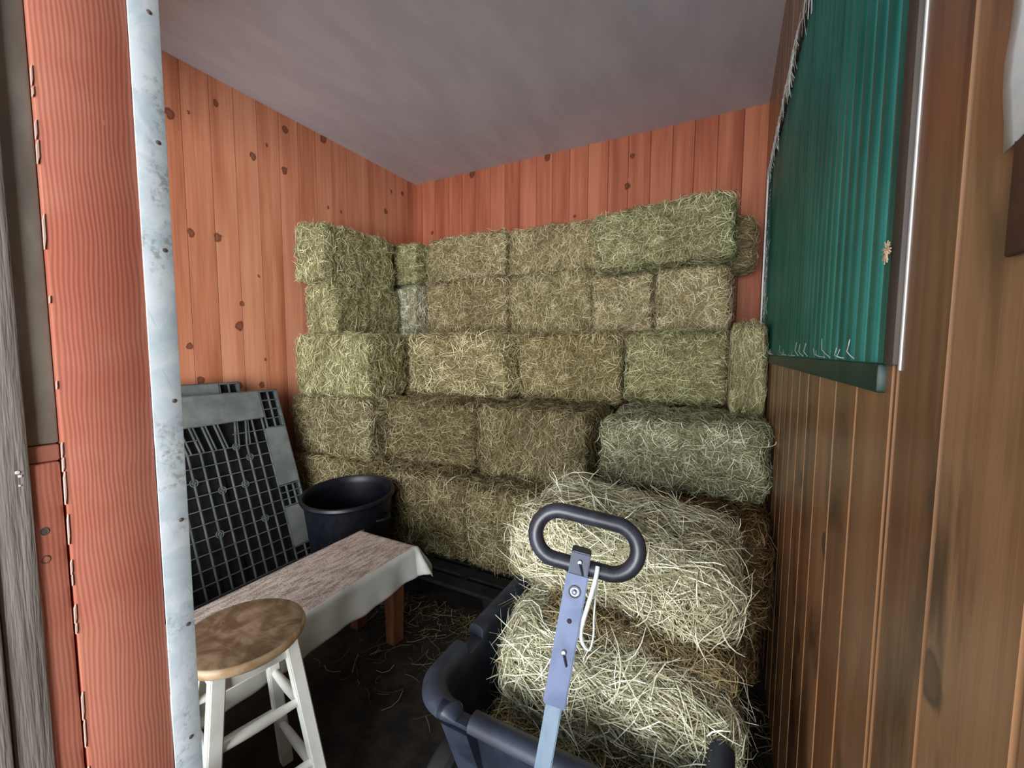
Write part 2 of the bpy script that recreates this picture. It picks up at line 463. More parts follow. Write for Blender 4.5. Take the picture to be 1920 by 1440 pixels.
rel(MB().box((XR - .006, W1 - .02, (WZ0 + WZ1) / 2), (.022, .07, WZ1 - WZ0), bev=.003).build('far_frame', M_GREENTRIM), win)
rel(MB().box((XR - .012, W1 + .022, (WZ0 + WZ1) / 2 + .02), (.026, .008, WZ1 - WZ0 - .02), bev=.001).build('daylight_gap_strip', M_WHITEEDGE), win)  # white strip put in for the daylight gap at the window's far edge
rel(MB().box((XR - .003, 1.82, WZ1 + .012), (.018, 2.32, .03), bev=.004).build('head_frame', M_FRAME), win)
rel(MB().box((XR - .001, 1.83, WZ0 - .018), (.018, 2.26, .038), bev=.004).build('ledge', M_GREENTRIM), win)

# ---------------------------------------------------------------- hay
def noise3(p, seed, f):
    r = np.random.default_rng(seed); out = np.zeros(len(p))
    for k in range(7):
        w = r.normal(size=3) * f * (1 + .5 * k); out += np.sin(p @ w + r.uniform(0, 6.28)) / (1 + .45 * k)
    return out / 2.2

def round_project(p, h, r):
    q = np.clip(p, -(h - r), h - r); d = p - q
    L = np.linalg.norm(d, axis=1, keepdims=True)
    d = np.where(L > 1e-6, d / np.maximum(L, 1e-6), np.array([0, 0, 1.0]))
    return q, d

def hay_mesh(name, dims, n, seed, rad=.05, width=(.0014, .0030), length=(.04, .105), lift=.012, stray=.045, bump=.018, grain=None, shade=(.53, .29), flakes=True, curl=.28, stray_h=.036):
    """one bale: a rounded, lumpy core wrapped in curved straws"""
    g = np.random.default_rng(seed)
    h = np.array(dims) / 2.0
    rad = min(rad, h.min() * .85)
    def surf(p, add):
        q, d = round_project(p, h, rad)
        b = bump * noise3(q + d * rad, seed, 9.0) + .5 * bump * noise3(q + d * rad, seed + 1, 26.0)
        if flakes:
            b += -.010 * np.maximum(0, np.cos(2 * PI * (q[:, 0] / .105 + .2 * seed))) ** 6
        return q + d * (rad + b + add)[:, None], d
    # core
    N = 22
    V, F = [], []
    for ax in range(3):
        for sg in (-1, 1):
            a, b = np.meshgrid(np.linspace(-1, 1, N), np.linspace(-1, 1, N), indexing='ij')
            P = np.zeros((N * N, 3)); P[:, ax] = sg; P[:, (ax + 1) % 3] = a.ravel(); P[:, (ax + 2) % 3] = b.ravel()
            base = sum(len(v) for v in V)
            V.append(P * h)
            i, j = np.meshgrid(np.arange(N - 1), np.arange(N - 1), indexing='ij')
            q = base + (i * N + j).ravel()
            quad = np.stack([q, q + N, q + N + 1, q + 1], 1)
            F.append(quad if sg > 0 else quad[:, ::-1])
    V = np.concatenate(V); F = np.concatenate(F)
    V, _ = surf(V, np.full(len(V), -.006))
    nc, fc = len(V), len(F)
    # straws
    area = np.array([h[1] * h[2], h[0] * h[2], h[0] * h[1]]); area = area / area.sum()
    ax = g.choice(3, n, p=area); sg = g.choice([-1.0, 1.0], n)
    c = g.uniform(-1, 1, (n, 3)) * h
    c[np.arange(n), ax] = sg * h[ax]
    _, nr = round_project(c, h, rad)
    t = g.normal(size=(n, 3))
    if grain is not None: t = t * np.array(grain)
    t -= nr * (t * nr).sum(1, keepdims=True); t /= np.linalg.norm(t, axis=1, keepdims=True)
    b = np.cross(nr, t)
    L = g.uniform(*length, n) * np.where(g.random(n) < .2, 1.35, 1.0)
    cur = g.normal(0, curl, n)
    is_stray = g.random(n) < stray
    l0 = np.abs(g.normal(0, lift, n)); l1 = np.abs(g.normal(0, lift, n)) + np.where(is_stray, g.uniform(.010, stray_h, n), 0)
    S = 5
    ws = g.uniform(*width, n)
    ta = g.uniform(-.9, .9, n)
    pts = np.zeros((n, S, 3)); nrm = np.zeros((n, S, 3))
    for k in range(S):
        s = k / (S - 1) - .5
        p = c + t * (L * s)[:, None] + b * (L * cur * (s * s - .08))[:, None]
        ad = .001 + l0 + (l1 - l0) * (k / (S - 1)) ** 2
        pts[:, k], nrm[:, k] = surf(p, ad)
    tan = np.gradient(pts, axis=1); tan /= np.linalg.norm(tan, axis=2, keepdims=True) + 1e-9
    side = np.cross(tan, nrm); side /= np.linalg.norm(side, axis=2, keepdims=True) + 1e-9
    side = side * np.cos(ta)[:, None, None] + nrm * np.sin(ta)[:, None, None]
    tap = np.array([.55, 1, 1, .9, .35])
    wv = ws[:, None, None] * .5 * tap[None, :, None]
    A, B = pts + side * wv, pts - side * wv
    SV = np.stack([A, B], 2).reshape(-1, 3)
    base = nc + np.arange(n)[:, None] * (2 * S) + np.arange(S - 1)[None, :] * 2
    SF = np.stack([base, base + 1, base + 3, base + 2], 2).reshape(-1, 4)
    sh = np.clip(g.normal(shade[0], shade[1], n) + .10 * noise3(c, seed + 5, 11.0) + 4.0 * (l0 - lift * .6), .0, 1)
    sh = np.clip(sh + np.where(is_stray, .12, 0), 0, 1)
    SHv = np.concatenate([np.zeros(nc), np.repeat(sh, 2 * S)]).astype(np.float32)
    allV = np.concatenate([V, SV]).astype(np.float32); allF = np.concatenate([F, SF]).astype(np.int32)
    allV[:, 2] += h[2]
    me = bpy.data.meshes.new(name)
    me.vertices.add(len(allV)); me.vertices.foreach_set('co', allV.ravel())
    me.loops.add(allF.size); me.loops.foreach_set('vertex_index', allF.ravel())
    me.polygons.add(len(allF))
    me.polygons.foreach_set('loop_start', np.arange(0, allF.size, 4, dtype=np.int32))
    me.materials.append(M_HAYCORE); me.materials.append(M_HAY)
    mi = np.zeros(len(allF), dtype=np.int32); mi[fc:] = 1
    me.polygons.foreach_set('material_index', mi)
    me.update(calc_edges=True); me.validate()
    me.polygons.foreach_set('use_smooth', np.ones(len(allF), dtype=bool))
    a = me.attributes.new('shade', 'FLOAT', 'POINT'); a.data.foreach_set('value', SHv)
    # twine loops (return their points)
    loops = []
    for yy_ in (-.27, .27):
        cy = yy_ * dims[1]
        pp = []
        for u in np.linspace(0, 1, 97)[:-1]:
            an = 2 * PI * u
            pp.append((math.cos(an) * 3 * h[0], cy, math.sin(an) * 3 * h[2]))
        pp = np.clip(np.array(pp), -h, h); pp[:, 1] = cy
        sp, _ = surf(pp, np.full(len(pp), .004)); sp[:, 2] += h[2]
        loops.append(sp)
    return me, loops

VAR = []
for i, (sd, gr) in enumerate(((3, None), (14, (1.4, 1, .8)), (25, None), (36, (.8, 1, 1.3)), (47, None))):
    me, loops = hay_mesh('hay_bale', (.84, .46, .45), 13500, sd, grain=gr)
    tm = []
    for lp in loops:
        o = MB().tube(list(lp), .0022, 6, closed=True).build('twine', M_TWINE)
        tm.append(o.data); bpy.data.objects.remove(o)
    VAR.append((me, tm))

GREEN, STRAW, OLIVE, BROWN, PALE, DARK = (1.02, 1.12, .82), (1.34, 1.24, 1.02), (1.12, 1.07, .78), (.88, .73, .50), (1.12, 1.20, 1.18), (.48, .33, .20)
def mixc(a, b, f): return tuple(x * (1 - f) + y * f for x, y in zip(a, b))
def shade(c, f): return tuple(v * f for v in c)  # lower rows: browner hay, with its shading darkened into the tint
def bale(x, y, z, color, label, v, along='X', tilt=(0, 0, 0), group='hay bales of the big stack', twine=True, data=None):
    """x, y, z: (from, to) extents"""
    me, tm = data or VAR[v]
    o = bpy.data.objects.new('hay_bale', me)
    link(o)
    d = (x[1] - x[0], y[1] - y[0], z[1] - z[0])
    if data is None:
        L = (d[0], d[1]) if along == 'X' else (d[1], d[0])
        o.scale = (L[0] / .86, L[1] / .48, d[2] / .465)
    o.location = ((x[0] + x[1]) / 2, (y[0] + y[1]) / 2, z[0])
    o.rotation_euler = (math.radians(tilt[0]), math.radians(tilt[1]), math.radians(tilt[2]) + (0 if along == 'X' else PI / 2) + (PI if v % 2 else 0))
    o.color = (*color, 1)
    tag(o, label, 'hay bale', group)
    if twine:
        for t in tm:
            c = bpy.data.objects.new('twine', t); link(c, o)
    return o

# top row
bale((-2.985, -2.66), (2.10, 2.86), (1.89, 2.315), mixc(GREEN, STRAW, .3), 'greyish green hay bale on top of the row along the left board wall', 0, 'Y')
bale((-2.96, -2.50), (2.93, 3.535), (1.97, 2.33), mixc(GREEN, OLIVE, .5), 'small dark green bale end wedged in the top row at the wall corner', 1, 'Y')
bale((-2.48, -1.67), (3.08, 3.535), (1.99, 2.375), mixc(STRAW, OLIVE, .4), 'straw coloured top-row hay bale, just right of the corner', 2)
bale((-1.655, -.86), (3.08, 3.535), (1.99, 2.355), mixc(STRAW, OLIVE, .3), 'straw coloured top-row hay bale, second from the corner along the back wall', 3)
bale((-.84, .00), (2.80, 3.19), (1.925, 2.30), mixc(GREEN, STRAW, .25), 'bright green hay bale highest on the stack, at the right end', 4, tilt=(0, -1.5, 0))
bale((-.77, .115), (3.24, 3.535), (1.93, 2.28), mixc(OLIVE, BROWN, .5), 'brown shaded hay bale poking out behind the highest green bale', 1)
# second row
bale((-2.985, -2.66), (2.20, 2.90), (1.49, 1.885), mixc(GREEN, OLIVE, .4), 'olive green hay bale along the left wall, directly under its top bale', 2, 'Y')
bale((-2.92, -2.505), (2.94, 3.50), (1.49, 1.95), mixc((1.5, 1.6, 1.6), STRAW, .1), 'whitish grey bale end at the corner in the second row', 3, 'Y')
bale((-2.49, -1.65), (3.06, 3.53), (1.50, 1.985), mixc(BROWN, STRAW, .5), 'brownish loose hay bale in the second row, right of the whitish bale end', 4)
bale((-1.635, -.93), (3.07, 3.50), (1.50, 1.985), mixc(STRAW, OLIVE, .6), 'pale olive hay bale mid second row, left of two square bale ends', 0)
bale((-.915, -.50), (3.01, 3.535), (1.49, 1.92), mixc(STRAW, OLIVE, .2), 'square straw bale end in the second row, left of the dark gap', 1, 'Y')
bale((-.455, -.02), (3.00, 3.535), (1.49, 1.92), mixc(STRAW, OLIVE, .1), 'square straw bale end at the right end of the second row', 2, 'Y')
# third row
bale((-2.98, -2.19), (2.07, 2.46), (1.035, 1.485), mixc(GREEN, OLIVE, .35), 'green hay bale above the leaning pallet, leftmost of the third row', 3)
bale((-2.57, -1.34), (2.49, 3.02), (1.035, 1.485), mixc(STRAW, OLIVE, .6), 'long pale hay bale jutting out in the third row with a frayed right end', 0)
bale((-1.32, -.60), (2.61, 3.16), (1.035, 1.485), mixc(OLIVE, BROWN, .45), 'brown olive hay bale in the third row, right of the long pale bale', 4)
bale((-.585, .00), (2.63, 3.17), (1.06, 1.485), mixc(GREEN, OLIVE, .35), 'deep green hay bale in the third row below the two square bale ends', 1)
bale((.005, .165), (2.42, 3.10), (1.06, 1.50), mixc(GREEN, STRAW, .5), 'narrow frayed bale end squeezed against the right wall below the green window', 2, 'Y', twine=False)
# fourth row
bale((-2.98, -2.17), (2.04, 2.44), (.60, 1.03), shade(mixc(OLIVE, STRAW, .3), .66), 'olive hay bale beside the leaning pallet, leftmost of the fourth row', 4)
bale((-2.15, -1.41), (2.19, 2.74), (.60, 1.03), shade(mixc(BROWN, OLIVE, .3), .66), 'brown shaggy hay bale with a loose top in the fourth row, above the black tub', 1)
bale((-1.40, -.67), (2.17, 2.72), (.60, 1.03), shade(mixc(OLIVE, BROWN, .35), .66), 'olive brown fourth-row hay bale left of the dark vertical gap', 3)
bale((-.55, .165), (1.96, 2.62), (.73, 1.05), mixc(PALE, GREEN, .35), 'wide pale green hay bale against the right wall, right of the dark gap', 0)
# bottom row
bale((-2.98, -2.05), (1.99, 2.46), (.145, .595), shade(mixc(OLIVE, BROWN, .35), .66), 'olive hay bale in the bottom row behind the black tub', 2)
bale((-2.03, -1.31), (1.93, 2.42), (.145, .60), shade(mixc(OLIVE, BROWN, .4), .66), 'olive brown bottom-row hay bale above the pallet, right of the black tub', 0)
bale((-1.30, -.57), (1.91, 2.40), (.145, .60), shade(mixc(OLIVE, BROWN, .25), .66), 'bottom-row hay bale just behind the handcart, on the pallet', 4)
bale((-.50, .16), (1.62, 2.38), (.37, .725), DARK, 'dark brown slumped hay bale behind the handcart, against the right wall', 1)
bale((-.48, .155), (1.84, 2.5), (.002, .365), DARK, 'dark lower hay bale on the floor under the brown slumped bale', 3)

# bales in the cart, nearer and shaggier
def cart_bale(dims, loc, color, label, seed, n, tilt=(0, 0, 0), **k):
    me, loops = hay_mesh('hay_bale', dims, n, seed, **k)
    o = bpy.data.objects.new('hay_bale', me); link(o)
    o.location = loc; o.rotation_euler = tuple(math.radians(a) for a in tilt); o.color = (*color, 1)
    return tag(o, label, 'hay bale', 'hay bales in the cart')
K = dict(rad=.11, length=(.06, .17), lift=.013, stray=.09, bump=.022, flakes=False, curl=.42, stray_h=.06)
cart_bale((.68, .48, .26), (-.30, 1.41, .565), mixc(PALE, STRAW, .3), 'upper pale hay bale in the black handcart, behind the loop handle', 71, 15000, (5, 7, -4), shade=(.60, .26), grain=(1.4, 1, .8), **K)
cart_bale((.50, .48, .09), (-.205, 1.325, .53), (.56, .47, .33), 'thin brown hay layer added for the shaded band between the two pale cart bales', 77, 6000, (3, 4, 0), rad=.044, length=(.06, .16), lift=.012, stray=.06, bump=.01, shade=(.45, .25), flakes=False)  # added layer: brown hay, also colouring in the shaded band between bales
cart_bale((.60, .56, .25), (-.275, 1.26, .325), mixc(PALE, STRAW, .15), 'middle whitish hay bale in the handcart, under the brown layer', 82, 15000, (3, 4, 3), shade=(.60, .26), grain=(1.5, 1, .7), **K)
cart_bale((.54, .74, .16), (-.275, 1.24, .165), mixc(STRAW, BROWN, .7), 'lowest loose brown hay bale filling the front of the handcart', 93, 13000, (0, 0, 0), rad=.075, length=(.06, .17), lift=.022, stray=.12, bump=.022, shade=(.42, .25), flakes=False)

# loose hay on the floor
def litter(n, seed, spots, name, label):
    g = np.random.default_rng(seed); V, F = [], []
    for i in range(n):
        (x0, x1, y0, y1, zt) = spots[g.integers(len(spots))]
        x, y, a, L = g.uniform(x0, x1), g.uniform(y0, y1), g.uniform(0, 6.28), g.uniform(.03, .13)
        c = g.normal(0, .6); w = g.uniform(.0008, .0016); z0 = .003 + g.uniform(0, zt)
        k = len(V)
        for s in (-.5, -.17, .17, .5):
            px = x + math.cos(a + c * s) * L * s; py = y + math.sin(a + c * s) * L * s
            nx, ny = -math.sin(a + c * s) * w, math.cos(a + c * s) * w
            z = z0 + abs(s) * g.uniform(0, .014)
            V += [(px + nx, py + ny, z), (px - nx, py - ny, z), (px, py, z - .0016)]
        for j in range(3):
            q = k + j * 3
            for u, v in ((0, 1), (1, 2), (2, 0)): F.append((q + u, q + v, q + 3 + v, q + 3 + u))
    o = mesh_obj(name, V, F, M_HAY)
    a = o.data.attributes.new('shade', 'FLOAT', 'POINT'); a.data.foreach_set('value', np.repeat(np.clip(g.normal(.42, .25, n), 0, 1), 12).astype(np.float32))
    o.color = (.5, .44, .32, 1)
    return tag(o, label, 'hay', kind='stuff')
litter(520, 5, [(-1.6, -.85, 1.45, 1.72, .006), (-1.75, -1.0, 1.58, 1.72, .01), (-1.55, -.8, 1.1, 1.7, .002), (.06, .17, 1.2, 1.8, .01), (-1.2, -.75, 1.3, 1.7, .004)], 'loose_hay', 'loose hay scattered on the dark floor around the bench and cart')

# ---------------------------------------------------------------- pallets
def pallet_deck(mat_solid, mat_rib, name, par, W=1.02, Hh=1.17):
    """local frame: u across (0..W), v up (0..Hh), w towards the room; solid bands, grid of ribs, corner grids"""
    r = MB()
    t = .010
    def slab(u0, u1, v0, v1): MB().box(((u0 + u1) / 2, (v0 + v1) / 2, -t / 2), (u1 - u0, v1 - v0, t), bev=.002, seg=1).build('deck_band', mat_solid, par)
    band, top_band, cgw, cgh = .15, .19, .125, .25
    slab(cgw + .006, W - cgw - .006, Hh - top_band, Hh - .006)
    for (v0, v1) in ((.505, Hh - cgh - .016), (.10, .355)):
        slab(W - band, W - .006, v0, v1); slab(.006, band, v0, v1)
    # outer rim
    for (a, b, c, d) in ((0, W, Hh - .012, Hh), (0, W, 0, .012), (0, .012, 0, Hh), (W - .012, W, 0, Hh)):
        r.box(((a + b) / 2, (c + d) / 2, -.03), (b - a, d - c, .06), bev=.003, seg=1)
    def bar(u0, v0, u1, v1, th=.0052, dep=.013):
        d = Vector((u1 - u0, v1 - v0, 0)); L = d.length
        r.box(((u0 + u1) / 2, (v0 + v1) / 2, -dep / 2), (L, th, dep), rot=Matrix.Rotation(math.atan2(d.y, d.x), 3, 'Z'))
    u0, u1, v0, v1 = band, W - band, .02, Hh - top_band
    nu, nv = 11, 12
    us = np.linspace(u0, u1, nu + 1); vs = np.linspace(v0, v1, nv + 1)
    for i, u in enumerate(us):
        top = v1 if (i < 3 or i % 2 or i > 8) else vs[-2]
        bar(u, v0, u, vs[-3] if 2 < i < 10 else top)
    for j, v in enumerate(vs):
        if j == nv - 1: bar(u0, v, us[5], v); bar(us[8], v, u1, v)
        else: bar(u0, v, u1, v)
    for i in range(3, 10):                           # the fan of slanted ribs below the top band
        bar(us[i], vs[-3], us[i] + (.028 if i > 7 else -.028), v1)
        bar(us[i] + .02, vs[-3], us[i] + (.04 if i > 7 else -.01), v1, .004)
    def patch(a0, a1, b0, b1, n=3, m=3):
        for k in range(n + 1): bar(a0 + (a1 - a0) * k / n, b0, a0 + (a1 - a0) * k / n, b1, .006)
        for k in range(m + 1): bar(a0, b0 + (b1 - b0) * k / m, a1, b0 + (b1 - b0) * k / m, .006)
    for a0, a1 in ((.012, cgw), (W - cgw, W - .012)):
        patch(a0, a1, Hh - cgh - .012, Hh - .012, 2, 4)
    for a0, a1 in ((.006, band), (W - band, W - .006)):
        patch(a0, a1, .362, .498, 3, 3)
        patch(a0, a1, .012, .095, 2, 2)
    for (i, j) in ((8, 10), (4, 8), (6, 7), (5, 4), (9, 4), (8, 7), (9, 9)):
        for rr in (.020, .010):
            r.tube([(us[i] + rr * math.cos(a), vs[j] + rr * math.sin(a), -.004) for a in np.linspace(0, 2 * PI, 17)[:-1]], .003, 6, closed=True)
    r.build('rib_grid', mat_rib, par)
    # nine hollow feet on the far side
    f = MB()
    for a in (.09, W / 2, W - .09):
        for b in (.10, Hh / 2, Hh - .10):
            f.hexa([(a - .07, b - .08, -.03), (a + .07, b - .08, -.03), (a + .07, b + .08, -.03), (a - .07, b + .08, -.03)],
                   [(a - .05, b - .06, -.13), (a + .05, b - .06, -.13), (a + .05, b + .06, -.13), (a - .05, b + .06, -.13)])
    # inner web of the deck seen through the cells, dark underside
    f.box((W / 2, Hh / 2, -.046), (W - .03, Hh - .03, .004))
    f.build('underside', M_PALLETDARK, par, smooth=False)

def lean(name, x_top, z_top, x_bot, y_right, label, z_bot=0.0, W=1.02):
    o = bpy.data.objects.new(name, None); link(o); o.empty_display_size = .05
    vv = Vector((x_top - x_bot, 0, z_top - z_bot)); Ln = vv.length; vv.normalize()
    uu = Vector((0, 1, 0)); ww = uu.cross(vv)
    o.matrix_world = Matrix(((uu.x, vv.x, ww.x, x_bot), (uu.y, vv.y, ww.y, y_right - W), (uu.z, vv.z, ww.z, z_bot), (0, 0, 0, 1)))
    tag(o, label, 'pallet', 'black plastic pallets')
    pallet_deck(M_PALLET, M_PALLETRIB, name, o, W, Ln)
    return o
lean('plastic_pallet', -2.80, 1.095, -2.415, 1.815, 'black plastic pallet with lattice deck leaning against the left wall beside the bench', .002)
lean('plastic_pallet', -2.895, 1.155, -2.60, 1.62, 'black plastic pallet behind the leaning lattice one, only its top edge showing', .002)
# pallet lying under the stack
pl = empty('plastic_pallet', (0, 0, 0), label='grimy black pallet lying on the floor under the hay stack', cat='pallet', group='black plastic pallets')
d = MB()
for k in range(9): d.box((-1.55, 1.76 + .115 * k, .122), (1.30, .085, .02), bev=.004, seg=1)
for x in (-2.16, -1.86, -1.55, -1.24, -.94): d.box((x, 2.22, .124), (.05, 1.0, .015), bev=.003, seg=1)
d.build('deck', M_PALLETDARK, pl)
for x in (-2.12, -1.56, -.99):
    for y in (1.80, 2.24, 2.66):
        MB().hexa([(x - .06, y - .06, 0.001), (x + .06, y - .06, 0.001), (x + .06, y + .06, 0.001), (x - .06, y + .06, 0.001)],
                  [(x - .08, y - .075, .114), (x + .08, y - .075, .114), (x + .08, y + .075, .114), (x - .08, y + .075, .114)]).build('foot', M_PALLETDARK, pl, smooth=False)

# ---------------------------------------------------------------- black tub
tub = empty('muck_tub', (-1.935, 1.685, .0), label='round black plastic tub between leaning pallet, bench and hay', cat='tub')
b = MB()
b.lathe([(0, .012), (.185, .010), (.195, .0), (.20, .004), (.238, .50), (.240, .515), (.252, .520), (.258, .532), (.254, .545), (.244, .548), (.236, .540), (.232, .50), (.19, .03), (0, .022)], 64)
b.build('body', M_BLKPLASTIC, tub)
tub.rotation_euler = (math.radians(4.0), math.radians(2.0), 0)
tub.location.z = .012
for a in (.1, PI + .1):
    hn = MB().tube([(.238 * math.cos(a + s) + .03 * math.cos(a) * math.sin((s + .22) / .44 * PI), .238 * math.sin(a + s) + .03 * math.sin(a) * math.sin((s + .22) / .44 * PI), .43) for s in np.linspace(-.22, .22, 11)], .009, 8)
    hn.build('rope_handle', M_BLKPLASTIC, tub)

# ---------------------------------------------------------------- bench and throw
bx0, bx1, by0, by1, bz = -1.64, -1.285, .36, 1.475, .435
bench = empty('wooden_bench', ((bx0 + bx1) / 2, (by0 + by1) / 2, 0), label='low wooden bench with red-brown legs under a pale throw', cat='bench')
rel(MB().box(((bx0 + bx1) / 2, (by0 + by1) / 2, bz - .015), (bx1 - bx0, by1 - by0, .03), bev=.006).build('seat', M_LEG), bench)
for lx in (bx0 + .06, bx1 - .06):
    for ly in (by0 + .08, by1 - .075):
        hx, hy = .024, .03
        dx = .0
        rel(MB().hexa([(lx - hx + dx, ly - hy, .001), (lx + hx + dx, ly - hy, .001), (lx + hx + dx, ly + hy, .001), (lx - hx + dx, ly + hy, .001)],
                  [(lx - hx * 1.35, ly - hy * 1.2, bz - .031), (lx + hx * 1.35, ly - hy * 1.2, bz - .031), (lx + hx * 1.35, ly + hy * 1.2, bz - .031), (lx - hx * 1.35, ly + hy * 1.2, bz - .031)]).build('leg', M_LEG, smooth=False), bench)
# the throw: a sheet draped over the bench, hanging down the long front and over the end
def drape():
    top = bz + .004
    w, Lb = bx1 - bx0, by1 - by0
    drop = .135
    a = np.concatenate([np.linspace(-.05, w, 26), w + np.linspace(.004, drop, 14)])      # across, from back to front hem
    nb = 120
    bs = np.linspace(0, Lb + .105, nb)
    V, F, fm = [], [], []
    R = .012
    for s in bs:
        for q in a:
            x, y, z = bx0 + q, by0 + s, top
            ex = max(0, q - w); ey = max(0, s - Lb); eb = max(0, -q)
            # bend over the edges
            z -= 0
            if ex > 0 and ey <= 0:
                x = bx1 + R * min(1, ex / R) + .10 * max(0, ex - R); z = top - max(0, ex - R * .4)
                x += .006 * math.sin(s * 17) * ex / drop + .004 * math.sin(s * 41 + 1) * ex / drop
            elif ey > 0 and ex <= 0:
                y = by1 + R * min(1, ey / R) + .16 * max(0, ey - R); z = top - max(0, ey - R * .4)
                y += .010 * math.sin(q * 34) * ey / .08
            elif ey > 0 and ex > 0:                    # the corner: a pinched, flaring fold
                rr = math.hypot(ex, ey); an = math.atan2(ey, ex)
                fl = R + rr * (.30 + .22 * math.sin(an * 2)) + .010 * math.sin(an * 7) * rr / .1
                x = bx1 + fl * math.cos(an); y = by1 + fl * math.sin(an)
                z = top - max(0, rr * .93 - R * .4)
            if eb > 0:
                x = bx0 - R * min(1, eb / R); z = top - max(0, eb - R * .4)
            if ex == 0 and ey == 0 and eb == 0:
                z += .0012 * math.sin(q * 37 + s * 9) + .001 * math.sin(s * 31 - q * 11)
            z += .0015 * math.sin(s * 60 + q * 30) if ex > .03 else 0
            V.append((x, y, z))
    na = len(a)
    for i in range(nb - 1):
        for j in range(na - 1):
            F.append((i * na + j, i * na + j + 1, (i + 1) * na + j + 1, (i + 1) * na + j))
            fm.append(1 if (a[j] >= w - 1e-6) else 0)
    return V, F, fm
V, F, fm = drape()
cl = mesh_obj('bench_throw', V, F, [M_CLOTH, M_HEM], smooth=True, fmat=fm)
cl.modifiers.new('thick', 'SOLIDIFY').thickness = .004
cl.modifiers['thick'].offset = 1.0
tag(cl, 'beige woven throw with pale grey side draped over the low bench', 'blanket')

# ---------------------------------------------------------------- stool
SX, SY, SH = -1.136, .615, .61
stool = empty('wooden_stool', (SX, SY, 0), label='round wooden stool with cream white legs beside the metal-edged post', cat='stool')
s_ = MB().lathe([(0, SH - .030), (.132, SH - .030), (.144, SH - .028), (.150, SH - .020), (.152, SH - .012), (.149, SH - .004), (.143, SH), (.10, SH - .001), (0, SH - .002)], 72)
s_.build('seat', M_SEAT, stool)
A0 = math.radians(-12)
legs = []
def leg_pt(k, z):
    r = .118 + (.215 - .118) * (1 - z / .58)
    a = A0 + PI / 4 + k * PI / 2
    return Vector((r * math.cos(a), r * math.sin(a), z))
for k in range(4):
    a = A0 + PI / 4 + k * PI / 2
    t1, t2 = Vector((math.cos(a - PI / 4), math.sin(a - PI / 4), 0)), Vector((-math.sin(a - PI / 4), math.cos(a - PI / 4), 0))
    m = MB(); lo, hi = leg_pt(k, .001), leg_pt(k, SH - .030)
    e = .0165
    m.hexa([lo + t1 * -e + t2 * -e, lo + t1 * e + t2 * -e, lo + t1 * e + t2 * e, lo + t1 * -e + t2 * e], [hi + t1 * -e + t2 * -e, hi + t1 * e + t2 * -e, hi + t1 * e + t2 * e, hi + t1 * -e + t2 * e])
    bmesh.ops.bevel(m.bm, geom=list(m.bm.edges), offset=.003, segments=2, affect='EDGES')
    m.build('leg', M_WHITEPAINT, stool)
for k in range(4):
    k2 = (k + 1) % 4
    for z in ((.37, .17) if k % 2 == 0 else (.40, .22)):
        p, q = leg_pt(k, z), leg_pt(k2, z)
        MB().tube([p.lerp(q, t) for t in (.04, .3, .5, .7, .96)], [.010, .0125, .0135, .0125, .010], 14).build('rung', M_WHITEPAINT, stool)
    p, q = leg_pt(k, SH - .055), leg_pt(k2, SH - .055)
    dd = (q - p); c = (p + q) / 2
    MB().box(c, (dd.length - .03, .016, .046), rot=Matrix.Rotation(math.atan2(dd.y, dd.x), 3, 'Z'), bev=.002).build('apron_rail', M_WHITEPAINT, stool)

# ---------------------------------------------------------------- handcart
CX0, CX1, CY0, CY1, CZ = -.705, .045, .755, 1.80, .50
cart = empty('handcart', ((CX0 + CX1) / 2, (CY0 + CY1) / 2, 0), label='black plastic tub handcart loaded with hay, grey steel handle standing upright', cat='cart')
NOTCH = [('front', -.555, .045), ('left', 1.02, .04), ('front', -.10, .045), ('left', 1.5, .04), ('right', 1.02, .04), ('right', 1.5, .04)]
def rr_loop(inset, cr, n=14, dense=24):
    """rounded rectangle outline (counter-clockwise), with points along the sides and at each rim notch"""
    x0, x1, y0, y1 = CX0 + inset, CX1 - inset, CY0 + inset, CY1 - inset
    P, fl = [], []
    cs = [((x1 - cr, y1 - cr), 0, None), ((x0 + cr, y1 - cr), PI / 2, 'left'), ((x0 + cr, y0 + cr), PI, 'front'), ((x1 - cr, y0 + cr), 3 * PI / 2, 'right')]
    for i, ((cx, cy), a, sd) in enumerate(cs):
        for k in range(n + 1): P.append((cx + cr * math.cos(a + k / n * PI / 2), cy + cr * math.sin(a + k / n * PI / 2))); fl.append(None)
        (nx, ny), na, _ = cs[(i + 1) % 4]
        e = Vector((nx + cr * math.cos(na), ny + cr * math.sin(na))); b_ = Vector(P[-1])
        ts, cuts, ax = [], [0.0], (0 if sd in (None, 'front') else 1)
        for tt in sorted(sorted(((c + q * hw) - b_[ax]) / (e[ax] - b_[ax]) for q in (-1, 1)) for (s2, c, hw) in NOTCH if s2 == sd):
            ts += [(tt[0] - .002, None), (tt[0] + .002, sd), ((tt[0] + tt[1]) / 2, sd), (tt[1] - .002, sd), (tt[1] + .002, None)]
            cuts += tt
        cuts.append(1.0)
        for c0, c1 in zip(cuts[::2], cuts[1::2]):        # the same number of points whatever the inset
            ts += [(c0 + (c1 - c0) * (k + 1) / 9, None) for k in range(8)]
        for t, f in sorted(ts, key=lambda q: q[0]): P.append(tuple(b_.lerp(e, t))); fl.append(f)
    return P, fl
prof = [(.125, .17, .0), (.118, .175, .0), (.055, .42, 0), (.036, .43, 0), (.030, .445, 0), (.030, .455, 1), (.010, .462, 1), (.000, .474, 1), (.002, .489, 1), (.014, .499, 1), (.030, .501, 1), (.046, .496, 1), (.054, .484, 1), (.057, .462, 0), (.062, .42, 0), (.128, .19, 0), (.14, .185, 0)]
V, F = [], []
n0 = None
